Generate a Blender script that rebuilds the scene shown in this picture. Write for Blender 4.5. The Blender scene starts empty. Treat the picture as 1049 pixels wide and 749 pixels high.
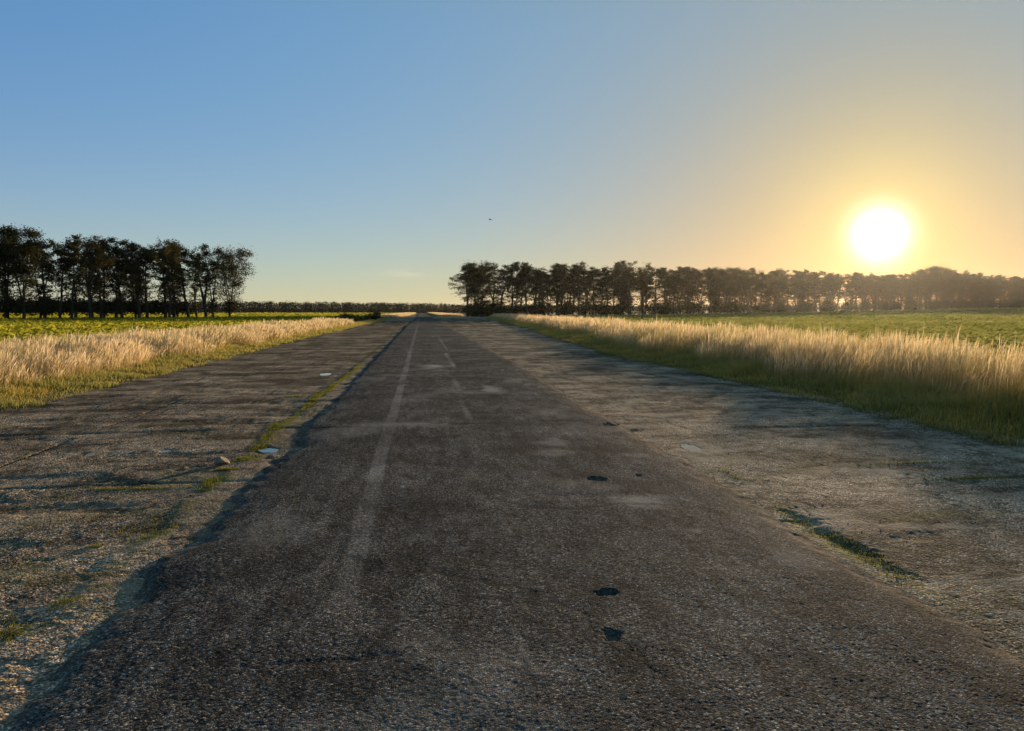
import bpy, math, random
import numpy as np
from mathutils import Vector

R = math.radians
S = bpy.context.scene
COL = S.collection
rng = np.random.default_rng(11)
random.seed(11)
SUN_AZ, SUN_EL = 32.7, 5.2          # degrees clockwise from the road, degrees above the horizon
CAM_H = 1.6

# ------------------------------------------------------------------ noise
def _hash(ix, iy, seed):
    h = (ix.astype(np.int64) * 374761393 + iy.astype(np.int64) * 668265263 + seed * 1442695041) & 0xFFFFFFFF
    h = ((h ^ (h >> 13)) * 1274126177) & 0xFFFFFFFF
    h = (h ^ (h >> 16)) & 0xFFFFFFFF
    return h.astype(np.float64) / 0xFFFFFFFF * 2 - 1

def vnoise(x, y, seed=0):
    x = np.asarray(x, float); y = np.asarray(y, float)
    ix = np.floor(x); iy = np.floor(y)
    fx = x - ix; fy = y - iy
    fx = fx * fx * (3 - 2 * fx); fy = fy * fy * (3 - 2 * fy)
    a = _hash(ix, iy, seed); b = _hash(ix + 1, iy, seed)
    c = _hash(ix, iy + 1, seed); d = _hash(ix + 1, iy + 1, seed)
    return (a * (1 - fx) + b * fx) * (1 - fy) + (c * (1 - fx) + d * fx) * fy

def fbm(x, y, scale, octv=4, seed=0, gain=.5):
    s = 0; a = 1; t = 0
    for i in range(octv):
        s = s + a * vnoise(x / scale * 2 ** i, y / scale * 2 ** i, seed + i * 17)
        t += a; a *= gain
    return s / t

def sstep(a, b, x):
    t = np.clip((np.asarray(x, float) - a) / (b - a), 0, 1)
    return t * t * (3 - 2 * t)

# ------------------------------------------------------------------ object helpers
def tag(o, label=None, cat=None, group=None, kind=None):
    if label: o['label'] = label
    if cat: o['category'] = cat
    if group: o['group'] = group
    if kind: o['kind'] = kind
    return o

def link(name, me, mat=None, parent=None):
    o = bpy.data.objects.new(name, me); COL.objects.link(o)
    if mat is not None: me.materials.append(mat)
    if parent is not None: o.parent = parent
    return o

def empty(name, loc=(0, 0, 0)):
    o = bpy.data.objects.new(name, None); COL.objects.link(o)
    o.location = loc; o.empty_display_size = .3
    return o

def mesh_np(name, V, F, attrs=None, smooth=True):
    """V (n,3); F (m,k) faces of one size, or list of such arrays"""
    if not isinstance(F, list): F = [F]
    me = bpy.data.meshes.new(name)
    V = np.ascontiguousarray(V, np.float32)
    me.vertices.add(len(V)); me.vertices.foreach_set('co', V.ravel())
    idx = np.concatenate([f.ravel() for f in F]).astype(np.int32)
    sizes = np.concatenate([np.full(len(f), f.shape[1], np.int32) for f in F])
    starts = np.concatenate([[0], np.cumsum(sizes)[:-1]]).astype(np.int32)
    me.loops.add(len(idx)); me.loops.foreach_set('vertex_index', idx)
    me.polygons.add(len(sizes)); me.polygons.foreach_set('loop_start', starts)
    me.polygons.foreach_set('loop_total', sizes)
    me.polygons.foreach_set('use_smooth', np.full(len(sizes), smooth, bool))
    for k, v in (attrs or {}).items():
        a = me.attributes.new(k, 'FLOAT', 'POINT')
        a.data.foreach_set('value', np.ascontiguousarray(v, np.float32).ravel())
    me.update(calc_edges=True); me.validate()
    return me

def grid_mesh(name, X, Y, Z, attrs=None):
    ny, nx = X.shape
    i = np.arange(ny * nx).reshape(ny, nx)
    F = np.stack([i[:-1, :-1], i[:-1, 1:], i[1:, 1:], i[1:, :-1]], -1).reshape(-1, 4)
    return mesh_np(name, np.stack([X, Y, Z], -1).reshape(-1, 3), F,
                   {k: v.ravel() for k, v in (attrs or {}).items()})

# ------------------------------------------------------------------ material helpers
class NT:
    def __init__(s, name):
        s.m = bpy.data.materials.new(name); s.m.use_nodes = True
        s.t = s.m.node_tree; s.t.nodes.clear()
        s.out = s.n('ShaderNodeOutputMaterial')
    def n(s, typ, **kw):
        nd = s.t.nodes.new(typ)
        for k, v in kw.items(): setattr(nd, k, v)
        return nd
    def l(s, a, b): s.t.links.new(a, b)
    def val(s, sock, v):
        if hasattr(v, 'is_linked'): s.l(v, sock)
        else: sock.default_value = v
    def math(s, op, a, b=0., c=0., clamp=False):
        nd = s.n('ShaderNodeMath', operation=op, use_clamp=clamp)
        for i, v in enumerate((a, b, c)): s.val(nd.inputs[i], v)
        return nd.outputs[0]
    def mix(s, fac, a, b, typ='MIX'):
        nd = s.n('ShaderNodeMix', data_type='RGBA', blend_type=typ)
        s.val(nd.inputs[0], fac)
        for i, v in ((6, a), (7, b)):
            s.val(nd.inputs[i], v if hasattr(v, 'is_linked') else (*v, 1))
        return nd.outputs[2]
    def ramp(s, fac, pts, interp='LINEAR'):
        nd = s.n('ShaderNodeValToRGB'); cr = nd.color_ramp; cr.interpolation = interp
        while len(cr.elements) < len(pts): cr.elements.new(.5)
        for e, (p, c) in zip(cr.elements, pts):
            e.position = p; e.color = (*c, 1) if hasattr(c, '__len__') else (c, c, c, 1)
        s.val(nd.inputs[0], fac)
        return nd.outputs[0]
    def noise(s, vec, scale, detail=4, rough=.55):
        nd = s.n('ShaderNodeTexNoise'); s.l(vec, nd.inputs['Vector'])
        nd.inputs['Scale'].default_value = scale; nd.inputs['Detail'].default_value = detail
        nd.inputs['Roughness'].default_value = rough
        return nd.outputs['Fac']
    def vor(s, vec, scale, feature='F1'):
        nd = s.n('ShaderNodeTexVoronoi', feature=feature); s.l(vec, nd.inputs['Vector'])
        nd.inputs['Scale'].default_value = scale
        return nd
    def attr(s, name):
        nd = s.n('ShaderNodeAttribute', attribute_name=name)
        return nd.outputs['Fac']
    def pos(s): return s.n('ShaderNodeTexCoord').outputs['Object']
    def scaled(s, vec, v):
        nd = s.n('ShaderNodeVectorMath', operation='MULTIPLY'); s.l(vec, nd.inputs[0]); nd.inputs[1].default_value = v
        return nd.outputs[0]
    def principled(s, col, rough=.8, spec=.3, bump=None, bstr=1., bdist=.01):
        p = s.n('ShaderNodeBsdfPrincipled')
        s.val(p.inputs['Base Color'], col if hasattr(col, 'is_linked') else (*col, 1))
        s.val(p.inputs['Roughness'], rough); s.val(p.inputs['Specular IOR Level'], spec)
        if bump is not None:
            b = s.n('ShaderNodeBump'); b.inputs['Strength'].default_value = bstr
            b.inputs['Distance'].default_value = bdist
            s.l(bump, b.inputs['Height']); s.l(b.outputs[0], p.inputs['Normal'])
        return p.outputs[0]
    def worn(s, col, sheen, bump, bdist):
        """rough mineral surface: mostly matt, a little grazing sheen"""
        b = s.n('ShaderNodeBump'); b.inputs['Strength'].default_value = 1.; b.inputs['Distance'].default_value = bdist
        s.l(bump, b.inputs['Height'])
        sh = []
        for spec in (0., .08):
            p = s.n('ShaderNodeBsdfPrincipled'); s.l(col, p.inputs['Base Color']); p.inputs['Roughness'].default_value = .88
            p.inputs['Specular IOR Level'].default_value = spec; s.l(b.outputs[0], p.inputs['Normal']); sh.append(p.outputs[0])
        mx = s.n('ShaderNodeMixShader'); mx.inputs[0].default_value = sheen
        s.l(sh[0], mx.inputs[1]); s.l(sh[1], mx.inputs[2])
        return mx.outputs[0]
    def done(s, sh): s.l(sh, s.out.inputs['Surface']); return s.m

def asphalt_mat():
    t = NT('worn tarmac'); P = t.pos()
    v = t.vor(P, 104.); v2 = t.vor(P, 230.)
    sep = t.n('ShaderNodeSeparateColor'); t.l(v.outputs['Color'], sep.inputs[0])
    chip = t.ramp(sep.outputs[0], [(0, (.011, .011, .0105)), (.30, (.025, .024, .0225)), (.58, (.053, .050, .047)), (.80, (.087, .082, .075)), (.94, (.135, .127, .115)), (1, (.26, .245, .22))])
    tone = t.ramp(t.noise(P, .9, 5), [(.36, .74), (.64, 1.28)])
    tone2 = t.ramp(t.noise(t.scaled(P, (1.4, .35, 1)), 5., 5, .65), [(.40, .70), (.60, 1.28)])
    c = t.mix(1, t.mix(1, chip, tone, 'MULTIPLY'), tone2, 'MULTIPLY')
    c = t.mix(t.attr('dark'), c, t.mix(1, c, (.64, .64, .65), 'MULTIPLY'))
    brk = t.ramp(t.noise(P, 14., 4, .7), [(.36, 0.), (.62, 1.)])
    flk = t.ramp(t.noise(P, 34., 5, .75), [(.44, 0.), (.56, 1.)])
    pale = t.math('MULTIPLY', t.math('MULTIPLY', t.attr('pale'), 1.), t.math('ADD', .45, t.math('MULTIPLY', brk, .55)))
    c = t.mix(pale, c, (.30, .28, .25))
    line = t.math('MULTIPLY', t.attr('line'), t.math('ADD', .18, t.math('MULTIPLY', flk, .82)))
    c = t.mix(line, c, (.40, .39, .37))
    c = t.mix(t.math('MULTIPLY', t.attr('dirt'), .9), c, t.mix(brk, (.085, .066, .046), (.17, .135, .098)))
    c = t.mix(t.attr('crack'), c, (.018, .016, .014))
    h = t.math('SUBTRACT', t.math('MULTIPLY', sep.outputs[1], .5), v.outputs['Distance'])
    h = t.math('ADD', h, t.math('MULTIPLY', v2.outputs['Distance'], -.4))
    h = t.math('ADD', h, t.math('MULTIPLY', t.noise(P, 40., 4), 1.))
    return t.done(t.worn(t.mix(1, c, (ROAD_K * 1.04, ROAD_K * 1.03, ROAD_K * 1.02), 'MULTIPLY'), .34, h, .0060))

def shoulder_mat(kind):
    t = NT('broken old concrete ' + kind); P = t.pos()
    v = t.vor(P, 48.); v2 = t.vor(P, 100.)
    sep = t.n('ShaderNodeSeparateColor'); t.l(v2.outputs['Color'], sep.inputs[0])
    if kind == 'rough':
        chip = t.ramp(sep.outputs[0], [(0, (.030, .024, .018)), (.45, (.10, .080, .060)), (.80, (.22, .18, .138)), (1, (.58, .50, .42))])
        paleC = (.25, .205, .155)
    else:
        chip = t.ramp(sep.outputs[0], [(0, (.028, .025, .021)), (.45, (.085, .075, .063)), (.80, (.17, .15, .128)), (1, (.46, .42, .36))])
        paleC = (.23, .205, .175)
    tone = t.ramp(t.noise(P, .7, 6, .6), [(.38, .48), (.62, 1.5)])
    c = t.mix(1, chip, tone, 'MULTIPLY')
    st = t.ramp(t.noise(t.scaled(P, (.8, 1.9, 1)), .9, 7, .68), [(.50, 0.), (.60, 1.)])
    c = t.mix(t.math('MULTIPLY', st, .75), c, t.mix(1, c, (.38, .38, .38), 'MULTIPLY'))
    s2 = t.ramp(t.noise(t.scaled(P, (1., 1.4, 1)), 4.6, 7, .7), [(.46, 0.), (.60, 1.)])
    c = t.mix(t.math('MULTIPLY', s2, .6), c, t.mix(1, c, (.42, .41, .40), 'MULTIPLY'))
    s3 = t.ramp(t.noise(P, 13., 6, .7), [(.55, 0.), (.66, 1.)])
    c = t.mix(t.math('MULTIPLY', s3, .55), c, paleC)
    pn = t.ramp(t.noise(t.scaled(P, (.7, 1.6, 1)), 1.1, 7, .68), [(.52, 0.), (.62, 1.)])
    c = t.mix(t.math('MULTIPLY', pn, .5), c, paleC)
    c = t.mix(t.attr('pale'), c, paleC)
    gn = t.ramp(t.noise(P, 1.7, 6, .7), [(.52, 0.), (.70, 1.)])
    c = t.mix(t.math('MULTIPLY', gn, .4), c, (.055, .06, .022))
    brk = t.ramp(t.noise(P, 9., 5, .7), [(.38, 0.), (.6, 1.)])
    c = t.mix(t.math('MULTIPLY', t.attr('moss'), t.math('ADD', .3, t.math('MULTIPLY', brk, .7))), c, (.075, .08, .018))
    c = t.mix(t.attr('crack'), c, (.02, .018, .014))
    h = t.math('ADD', t.math('MULTIPLY', v.outputs['Distance'], -1.), t.math('MULTIPLY', v2.outputs['Distance'], -.5))
    h = t.math('ADD', h, t.math('MULTIPLY', t.noise(P, 9., 5, .65), 2.2))
    return t.done(t.worn(t.mix(1, c, (1.82, 1.70, 1.54) if kind == 'rough' else (2.55, 2.26, 1.92), 'MULTIPLY'), .32, h, .012 if kind == 'rough' else .009))

def blade_mat(name, ramp_pts, tint, trans=.45, patch=None):
    """grass: colour along the blade (t), each blade a little different (rnd), translucent"""
    t = NT(name)
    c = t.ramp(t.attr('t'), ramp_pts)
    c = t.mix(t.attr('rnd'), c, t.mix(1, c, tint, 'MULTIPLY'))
    if patch:
        f = t.ramp(t.noise(t.pos(), .55, 5, .6), [(.45, 0.), (.60, 1.)])
        w = t.math('MULTIPLY', f, t.math('GREATER_THAN', t.attr('rnd'), .35))
        c = t.mix(t.math('MULTIPLY', w, .85), c, t.mix(1, c, patch, 'MULTIPLY'))
    d = t.n('ShaderNodeBsdfDiffuse'); t.l(c, d.inputs[0])
    tr = t.n('ShaderNodeBsdfTranslucent'); t.l(c, tr.inputs[0])
    mx = t.n('ShaderNodeMixShader'); mx.inputs[0].default_value = trans
    t.l(d.outputs[0], mx.inputs[1]); t.l(tr.outputs[0], mx.inputs[2])
    return t.done(mx.outputs[0])

def leaf_mat(name, a, b, c3, trans=.35, spread=.5):
    t = NT(name)
    oi = t.n('ShaderNodeObjectInfo').outputs['Random']
    r = t.math('ADD', t.math('MULTIPLY', t.attr('rnd'), 1 - spread), t.math('MULTIPLY', oi, spread))
    c = t.ramp(r, [(0, a), (.55, b), (1, c3)])
    d = t.n('ShaderNodeBsdfDiffuse'); t.l(c, d.inputs[0])
    tr = t.n('ShaderNodeBsdfTranslucent'); t.l(c, tr.inputs[0])
    mx = t.n('ShaderNodeMixShader'); mx.inputs[0].default_value = trans
    t.l(d.outputs[0], mx.inputs[1]); t.l(tr.outputs[0], mx.inputs[2])
    return t.done(mx.outputs[0])

def bark_mat():
    t = NT('bark'); P = t.pos()
    n = t.noise(t.scaled(P, (3, 3, .6)), 3., 5)
    c = t.ramp(n, [(.3, (.035, .028, .02)), (.7, (.10, .082, .06))])
    return t.done(t.principled(c, .9, .15, n, .7, .05))

def ground_mat():
    t = NT('field soil'); P = t.pos()
    n = t.noise(P, .05, 6, .6); n2 = t.noise(P, 2.5, 6, .65)
    c = t.mix(n2, (.05, .055, .018), (.12, .115, .04))
    c = t.mix(t.ramp(n, [(.4, 0.), (.6, 1.)]), c, (.095, .10, .03))
    return t.done(t.principled(c, .9, .1, n2, .8, .08))

def stone_mat(name, c1, c2):
    t = NT(name); P = t.pos()
    n = t.noise(P, 22., 5, .6)
    return t.done(t.principled(t.ramp(n, [(.3, c1), (.7, c2)]), .8, .3, n, .6, .01))

def gravel_mat():
    t = NT('loose chippings')
    c = t.ramp(t.attr('rnd'), [(0, (.05, .045, .04)), (.5, (.12, .105, .085)), (.85, (.22, .19, .155)), (1, (.42, .39, .34))])
    return t.done(t.principled(c, .7, .35))

def water_mat():
    t = NT('puddle water')
    n = t.noise(t.pos(), 30., 3)
    return t.done(t.principled((.02, .018, .015), .06, .6, n, .05, .002))

# ------------------------------------------------------------------ terrain shape
def hz(x, y):
    x = np.asarray(x, float); y = np.asarray(y, float)
    z = 3.1 * sstep(40, 345, x)
    z = z + .12 * fbm(x, y, 40, 3, 5) * sstep(20, 60, np.abs(x))
    return z

EDGE_R = np.array([(-60, 7.2), (30, 7.2), (51, 8.75), (77, 10.7), (130, 13.4), (177, 15.8), (205, 17.2), (222, 17.6), (228, 5.5), (1500, 4.5)])
def edge_r(y): return np.interp(y, EDGE_R[:, 0], EDGE_R[:, 1])
def edge_l(y): return np.interp(y, [-60, 180, 260, 1500], [-7.1, -7.3, -4.5, -3.6])

def build_ground():
    a = np.concatenate([-np.geomspace(2300, 12, 60), np.linspace(-11, 22, 45), np.geomspace(24, 2300, 56)])
    b = np.concatenate([-np.geomspace(400, 12, 24), np.linspace(-10, 10, 9), np.geomspace(12, 2400, 70)])
    X, Y = np.meshgrid(a, b)
    Z = hz(X, Y) - .09 - .25 * sstep(.2, 1.2, X - edge_l(Y)) * sstep(.2, 1.2, edge_r(Y) - X) * (Y < 1250)
    o = link('ground', grid_mesh('ground', X, Y, Z), ground_mat())
    tag(o, 'flat farmland soil under the crops and verges', 'ground', kind='structure')

# ------------------------------------------------------------------ road and shoulders
def rows(y0=1.0, y1=1300, k=.8):
    ys = [-8, -6, -4, -2.5, -1.2, -.4, .2, .6]; y = y0
    while y < y1:
        ys.append(y)
        y += .02 if y < 2.5 else min(max(y * y / 1232 * k, .0055), 8)
    return np.array(ys)

def blob(x, y, cx, cy, rx, ry, soft=.6, seed=0, rag=.35):
    r = np.hypot((x - cx) / rx, (y - cy) / ry) + rag * fbm(x, y, min(rx, ry) * .8, 3, seed)
    return 1 - sstep(1 - soft, 1, r)

HOLES = [(1.03, 4.10, .085, .062, .042), (.92, 3.52, .055, .09, .022), (1.65, 6.98, .11, .10, .028), (2.10, 7.06, .05, .05, .016),
         (2.74, 10.45, .17, .20, .035)]
PUDDLES = [(-1.80, 9.13, .17, .17), (-2.55, 20.3, .20, .5), (-3.05, 9.3, .09, .08), (3.24, 8.75, .13, .30)]

def left_edge(y):
    return -1.66 + .10 * fbm(y, y * 0 + 3, 2.2, 4, 31) + .05 * fbm(y, y * 0 + 9, .5, 3, 8) + .16 * np.exp(-((y - 9.1) / .5) ** 2) - .12 * np.exp(-((y - 5.0) / .35) ** 2)
def right_edge(y):
    return 2.92 + .16 * fbm(y, y * 0 + 3, 3., 4, 77) + .05 * fbm(y, y * 0 + 9, .5, 3, 78) - .12 * np.exp(-((y - 5.0) / .8) ** 2)

def build_road():
    ys = rows()
    nx = 720
    u = np.linspace(0, 1, nx)
    U, Y = np.meshgrid(u, ys)
    L = left_edge(Y); Rr = right_edge(Y)
    X = L + (Rr - L) * U
    dy = np.gradient(ys)[:, None] * np.ones_like(U)
    z = .011 * fbm(X, Y, 1.6, 3, 1) + .0035 * fbm(X, Y, .35, 3, 2) + .0012 * fbm(X, Y, .05, 3, 3) + .0012 * vnoise(X / .010, Y / .010, 4)
    z -= .018 * np.exp(-((X - .55) / 2.6) ** 2) * 0
    e = np.minimum(X - L, Rr - X)
    z -= .030 * (1 - sstep(0, .20, e + .10 * fbm(X, Y, .18, 3, 12))) ** 1.3
    z -= .02 * (1 - sstep(0, .5, e)) * (1 - .6 * sstep(12, 30, Y))
    crack = np.zeros_like(X); pale = np.zeros_like(X); line = np.zeros_like(X); dirt = np.zeros_like(X)
    for (cy, x0, x1, st) in [(7.05, -2, -.45, .25), (10.65, -2, 3.2, .8), (14.6, -2, 3.2, .5), (18.8, .3, 3.2, .4), (21.9, -2, 3.2, .8), (33, -2, 3.2, .5), (47, -2, 3.2, .5), (68, -2, 3.2, .5), (100, -2, 3.2, .6)]:
        yy = cy + .22 * fbm(X, X * 0 + cy, 1.6, 4, 41)
        w = np.maximum(.011, dy * .6)
        g = np.exp(-((Y - yy) / w) ** 2) * sstep(x0 - .1, x0 + .1, X) * (1 - sstep(x1 - .1, x1 + .1, X))
        brk = sstep(-.3, .2, fbm(X, Y, .6, 2, 42))
        z -= .010 * st * g * brk; crack = np.maximum(crack, g * brk * st)
        pale = np.maximum(pale, .38 * np.exp(-((Y - yy - .12) / .22) ** 2) * sstep(0, .45, fbm(X, Y, .7, 4, 43)) * (x1 > 1))
    # wandering hairline cracks
    for s in range(3):
        f_ = fbm(X, Y * .6, 2.4, 4, 200 + s)
        g = np.exp(-(f_ / (.004 + .004 * dy / .02)) ** 2) * sstep(.15, .4, fbm(X, Y, 2., 3, 300 + s)) * (Y < 40)
        crack = np.maximum(crack, .4 * g); z -= .0015 * g
    for s, (lo, hi, sc) in enumerate([(.12, .35, .9), (.16, .4, 1.7)]):
        wx = X + .25 * fbm(X, Y, .4, 3, 171 + s); wy = Y + .25 * fbm(X, Y, .4, 3, 173 + s)
        r1 = np.abs(vnoise(wx / sc, wy / sc, 175 + s)); g = np.exp(-(r1 / (.012 / sc + .5 * dy)) ** 2)
        g = g * sstep(lo, hi, fbm(X, Y, 2.2, 3, 177 + s)) * (Y < 26)
        crack = np.maximum(crack, .55 * g); z -= .0015 * g
    for i, (cx, cy, rx, ry, dep) in enumerate(HOLES):
        b = blob(X, Y, cx, cy, rx, ry, .35 if i != 1 else .7, 50 + i, .6 if i != 1 else 1.)
        z -= dep * b * (1 + .25 * vnoise(X / .02, Y / .02, 9)); dirt = np.maximum(dirt, .7 * b)
    b = blob(X, Y, -.42, 3.42, .42, .06, .95, 71, .7); z -= .0028 * b; dip_shade = b
    b = blob(X, Y, 1.45, 6.35, .8, .16, .9, 72); z -= .004 * b
    for i, (cx, cy, rx, ry, st) in enumerate([(.30, 21.9, .55, 1.1, .95), (1.41, 15.3, .34, 1.1, .75), (1.80, 6.12, .34, .34, .62), (1.62, 8.95, .34, .42, .42), (1.5, 8.35, .34, .3, .35),
                                              (1.98, 5.22, .09, .08, .5), (-1.0, 10.2, .6, .6, .22), (2.35, 4.55, .3, .3, .28), (2.0, 11.6, .5, .9, .3), (.9, 27, .14, 4, .38), (.93, 22.6, .10, 2.2, .55), (.75, 16.5, .09, 3., .36),
                                              (.70, 11.9, .08, 1.6, .3), (2.2, 17, .4, 1.5, .35), (-.2, 13.6, .5, .7, .2), (1.05, 40, .10, 14, .38), (2.3, 8.1, .3, .25, .3)]):
        pale = np.maximum(pale, st * blob(X, Y, cx, cy, rx, ry, .9, 90 + i, .5))
    pale = np.maximum(pale, .20 * sstep(.12, .5, fbm(X, Y, 1.1, 6, 61, .6)))
    # darker bitumen-rich bands along the lane, and tar stains
    dark = .55 * np.exp(-((X + 1.1 + .1 * fbm(Y, Y * 0, 6, 2, 161)) / .45) ** 2) + .40 * np.exp(-((X - 1.15 - .1 * fbm(Y, Y * 0, 6, 2, 162)) / .30) ** 2) + .35 * np.exp(-((X - .2) / .25) ** 2)
    dark = dark * (.55 + .6 * fbm(X * 2.2, Y * .5, 1.2, 5, 163, .6)) + .75 * sstep(.12, .42, fbm(X * 1.3, Y * .7, 1.3, 5, 164, .6))
    dark = np.maximum(dark, .9 * dip_shade)  # shading of the shallow dip, painted in as darker tarmac colour
    dark = np.clip(dark, 0, 1) * (1 - np.clip(pale * 1.3, 0, 1))
    # the old painted line, faded away near the camera
    xl = -.455 + .02 * fbm(Y, Y * 0, 3, 3, 66)
    lw = .058 + .012 * fbm(X, Y, .15, 3, 68)
    w = 1 - sstep(lw, lw + .03, np.abs(X - xl))
    fade = sstep(3.6, 5.6, Y) * (.25 + .30 * fbm(X * 0, Y, 1.3, 4, 67)) * (1 - .35 * sstep(30, 90, Y))
    line = np.maximum(line, w * fade)
    dirt = np.maximum(dirt, .45 * (1 - sstep(.0, .30, Rr - X + .14 * fbm(X, Y, .5, 4, 15))))
    dirt = np.maximum(dirt, .35 * (1 - sstep(.0, .22, X - L + .1 * fbm(X, Y, .4, 4, 16))))
    o = link('road', grid_mesh('road', X, Y, z, dict(crack=crack, pale=pale, line=line, dirt=dirt, dark=dark)), asphalt_mat())
    tag(o, 'dark worn tarmac strip running straight to the horizon', 'road', kind='structure')

def slab_z(X, Y, side):
    if side < 0:
        z = -.052 + .013 * fbm(X, Y, 1.0, 7, 101, .58) + .0055 * fbm(X, Y, .05, 4, 103, .75)
        z -= .012 * sstep(.10, .30, fbm(X * .6, Y, .6, 6, 104, .65))
    else:
        z = -.050 + .010 * fbm(X, Y, 1.2, 7, 111, .58) + .0035 * fbm(X, Y, .05, 4, 113, .75)
        z -= .010 * sstep(.22, .42, fbm(X * .55, Y, 1.0, 4, 114))
        z -= .028 * blob(X, Y, 2.98, 5.0, .16, .95, .95, 118)
    for (px, py, rx, ry) in PUDDLES:
        z = z - .018 * np.exp(-((X - px) / rx) ** 2 - ((Y - py) / ry) ** 2)
    return z

def build_shoulder(side):
    ys = rows(1.5, 300 if side < 0 else 226, .85); nx = 420
    U, Y = np.meshgrid(np.linspace(0, 1, nx), ys)
    if side < 0: X = edge_l(Y) - .5 + (-1.40 - edge_l(Y) + .5) * U
    else: X = 2.55 + (edge_r(Y) + .5 - 2.55) * U
    dy = np.gradient(ys)[:, None] * np.ones_like(U)
    z = slab_z(X, Y, side)
    crack = np.zeros_like(X); pale = np.zeros_like(X); moss = np.zeros_like(X)
    step = 3.3 if side < 0 else 4.6
    for k in range(1, 40):
        cy = k * step + .9
        yy = cy + .16 * fbm(X, X * 0 + cy, 1.2, 4, 121)
        w = np.maximum(.016, dy * .6)
        g = np.exp(-((Y - yy) / w) ** 2) * sstep(-.35, .1, fbm(X, Y, .9, 2, 122))
        z -= .025 * g; crack = np.maximum(crack, .8 * g)
        moss = np.maximum(moss, .5 * np.exp(-((Y - yy) / np.maximum(.06, dy)) ** 2) * sstep(0, .4, fbm(X, Y, .8, 3, 123)))
    xj = (-4.5 if side < 0 else 5.0) + .06 * fbm(X * 0, Y, 1.5, 3, 124)
    g = (side < 0) * np.exp(-((X - xj) / .02) ** 2) * sstep(-.3, .1, fbm(X, Y, 1.5, 2, 125))
    z -= .02 * g; crack = np.maximum(crack, .7 * g)
    for s in range(3):
        f_ = fbm(X, Y, 1.9, 6, 430 + s + 10 * side, .6)
        g = np.exp(-(f_ / (.008 + .01 * dy / .03)) ** 2) * sstep(.0, .3, fbm(X, Y, 1.2, 4, 410 + s)) * (Y < 45)
        crack = np.maximum(crack, .5 * g); z -= .004 * g
    for s, (lo, hi, sc) in enumerate([(-.05, .2, .7), (.0, .25, 1.5), (.0, .3, .35)]):
        wx = X + .3 * fbm(X, Y, .4, 4, 181 + s, .6); wy = Y + .3 * fbm(X, Y, .4, 4, 183 + s, .6)
        r1 = np.abs(vnoise(wx / sc, wy / sc, 185 + s + side)); g = np.exp(-(r1 / (.011 / sc + .45 * dy)) ** 2)
        g = g * sstep(lo, hi, fbm(X, Y, 1.6, 3, 187 + s)) * (Y < 30)
        crack = np.maximum(crack, .7 * g); z -= .003 * g
    if side < 0:
        d = X - left_edge(Y)
        band = sstep(-.40, -.26, d + .14 * fbm(X, Y, .6, 4, 130)) * (1 - sstep(30, 60, Y))
        z += .012 * band
        pale = np.maximum(pale, .32 * band * (.55 + .6 * fbm(X, Y, .5, 4, 131)))
        moss = np.maximum(moss, .95 * np.exp(-((d + .30) / .11) ** 2) * sstep(-.15, .25, fbm(X, Y, .55, 4, 132)) * (1 - .6 * sstep(24, 40, Y)))
        moss = np.maximum(moss, .4 * sstep(.2, .5, fbm(X, Y, .8, 5, 133)) * (Y < 12))
        moss = np.maximum(moss, .8 * blob(X, Y, -2.75, 7.3, .55, .07, .8, 140))
    else:
        d = X - right_edge(Y)
        moss = np.maximum(moss, .9 * np.exp(-((d - .13) / .09) ** 2) * np.exp(-((Y - 4.9) / 1.0) ** 2))
        moss = np.maximum(moss, .7 * blob(X, Y, 5.45, 6.75, .6, .10, .8, 141))
        moss = np.maximum(moss, .6 * blob(X, Y, 5.2, 7.5, .7, .07, .8, 142))
        pale = np.maximum(pale, .75 * blob(X, Y, 3.35, 8.6, .42, .55, .9, 143, .5))
        pale = np.maximum(pale, .6 * blob(X, Y, 3.5, 12.4, .5, 1., .9, 144, .5))
    pale = np.maximum(pale, .5 * sstep(.25, .5, fbm(X, Y, .8, 5, 150 + side)))
    o = link('runway_shoulder', grid_mesh('shoulder', X, Y, z, dict(crack=crack, pale=np.clip(pale, 0, 1), moss=moss)), shoulder_mat('rough' if side < 0 else 'smooth'))
    tag(o, 'cracked brown weedy shoulder between the dry grass and the tarmac' if side < 0 else 'paler cracked concrete shoulder on the sunset side of the tarmac', 'pavement', kind='structure')

def build_puddles():
    wm = water_mat()
    lab = ['small bright puddle at the broken tarmac edge beside the moss strip', 'white reflecting puddle out on the brown shoulder near the dry grass', 'tiny puddle in a dip of the brown shoulder',
           'thin bright puddle at the tarmac edge of the pale shoulder']
    for i, (px, py, rx, ry) in enumerate(PUDDLES):
        n = 40; a = np.linspace(0, 2 * np.pi, n, endpoint=False)
        r = 1 + .35 * fbm(np.cos(a) * 2 + i * 9, np.sin(a) * 2, 1.0, 3, 500 + i)
        s = -1 if px < 0 else 1
        z0 = float(slab_z(np.array([px]), np.array([py]), s)[0]) + .010
        if px > -1.9 and px < 0: z0 += .008
        ring = np.stack([px + rx * .8 * r * np.cos(a), py + ry * .8 * r * np.sin(a), np.full(n, z0)], -1)
        V = np.vstack([[[px, py, z0]], ring])
        F = np.array([(0, 1 + k, 1 + (k + 1) % n) for k in range(n)])
        o = link('puddle', mesh_np('puddle', V, F), wm)
        tag(o, lab[i], 'puddle', 'rain puddles on the shoulders', kind='structure')

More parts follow.
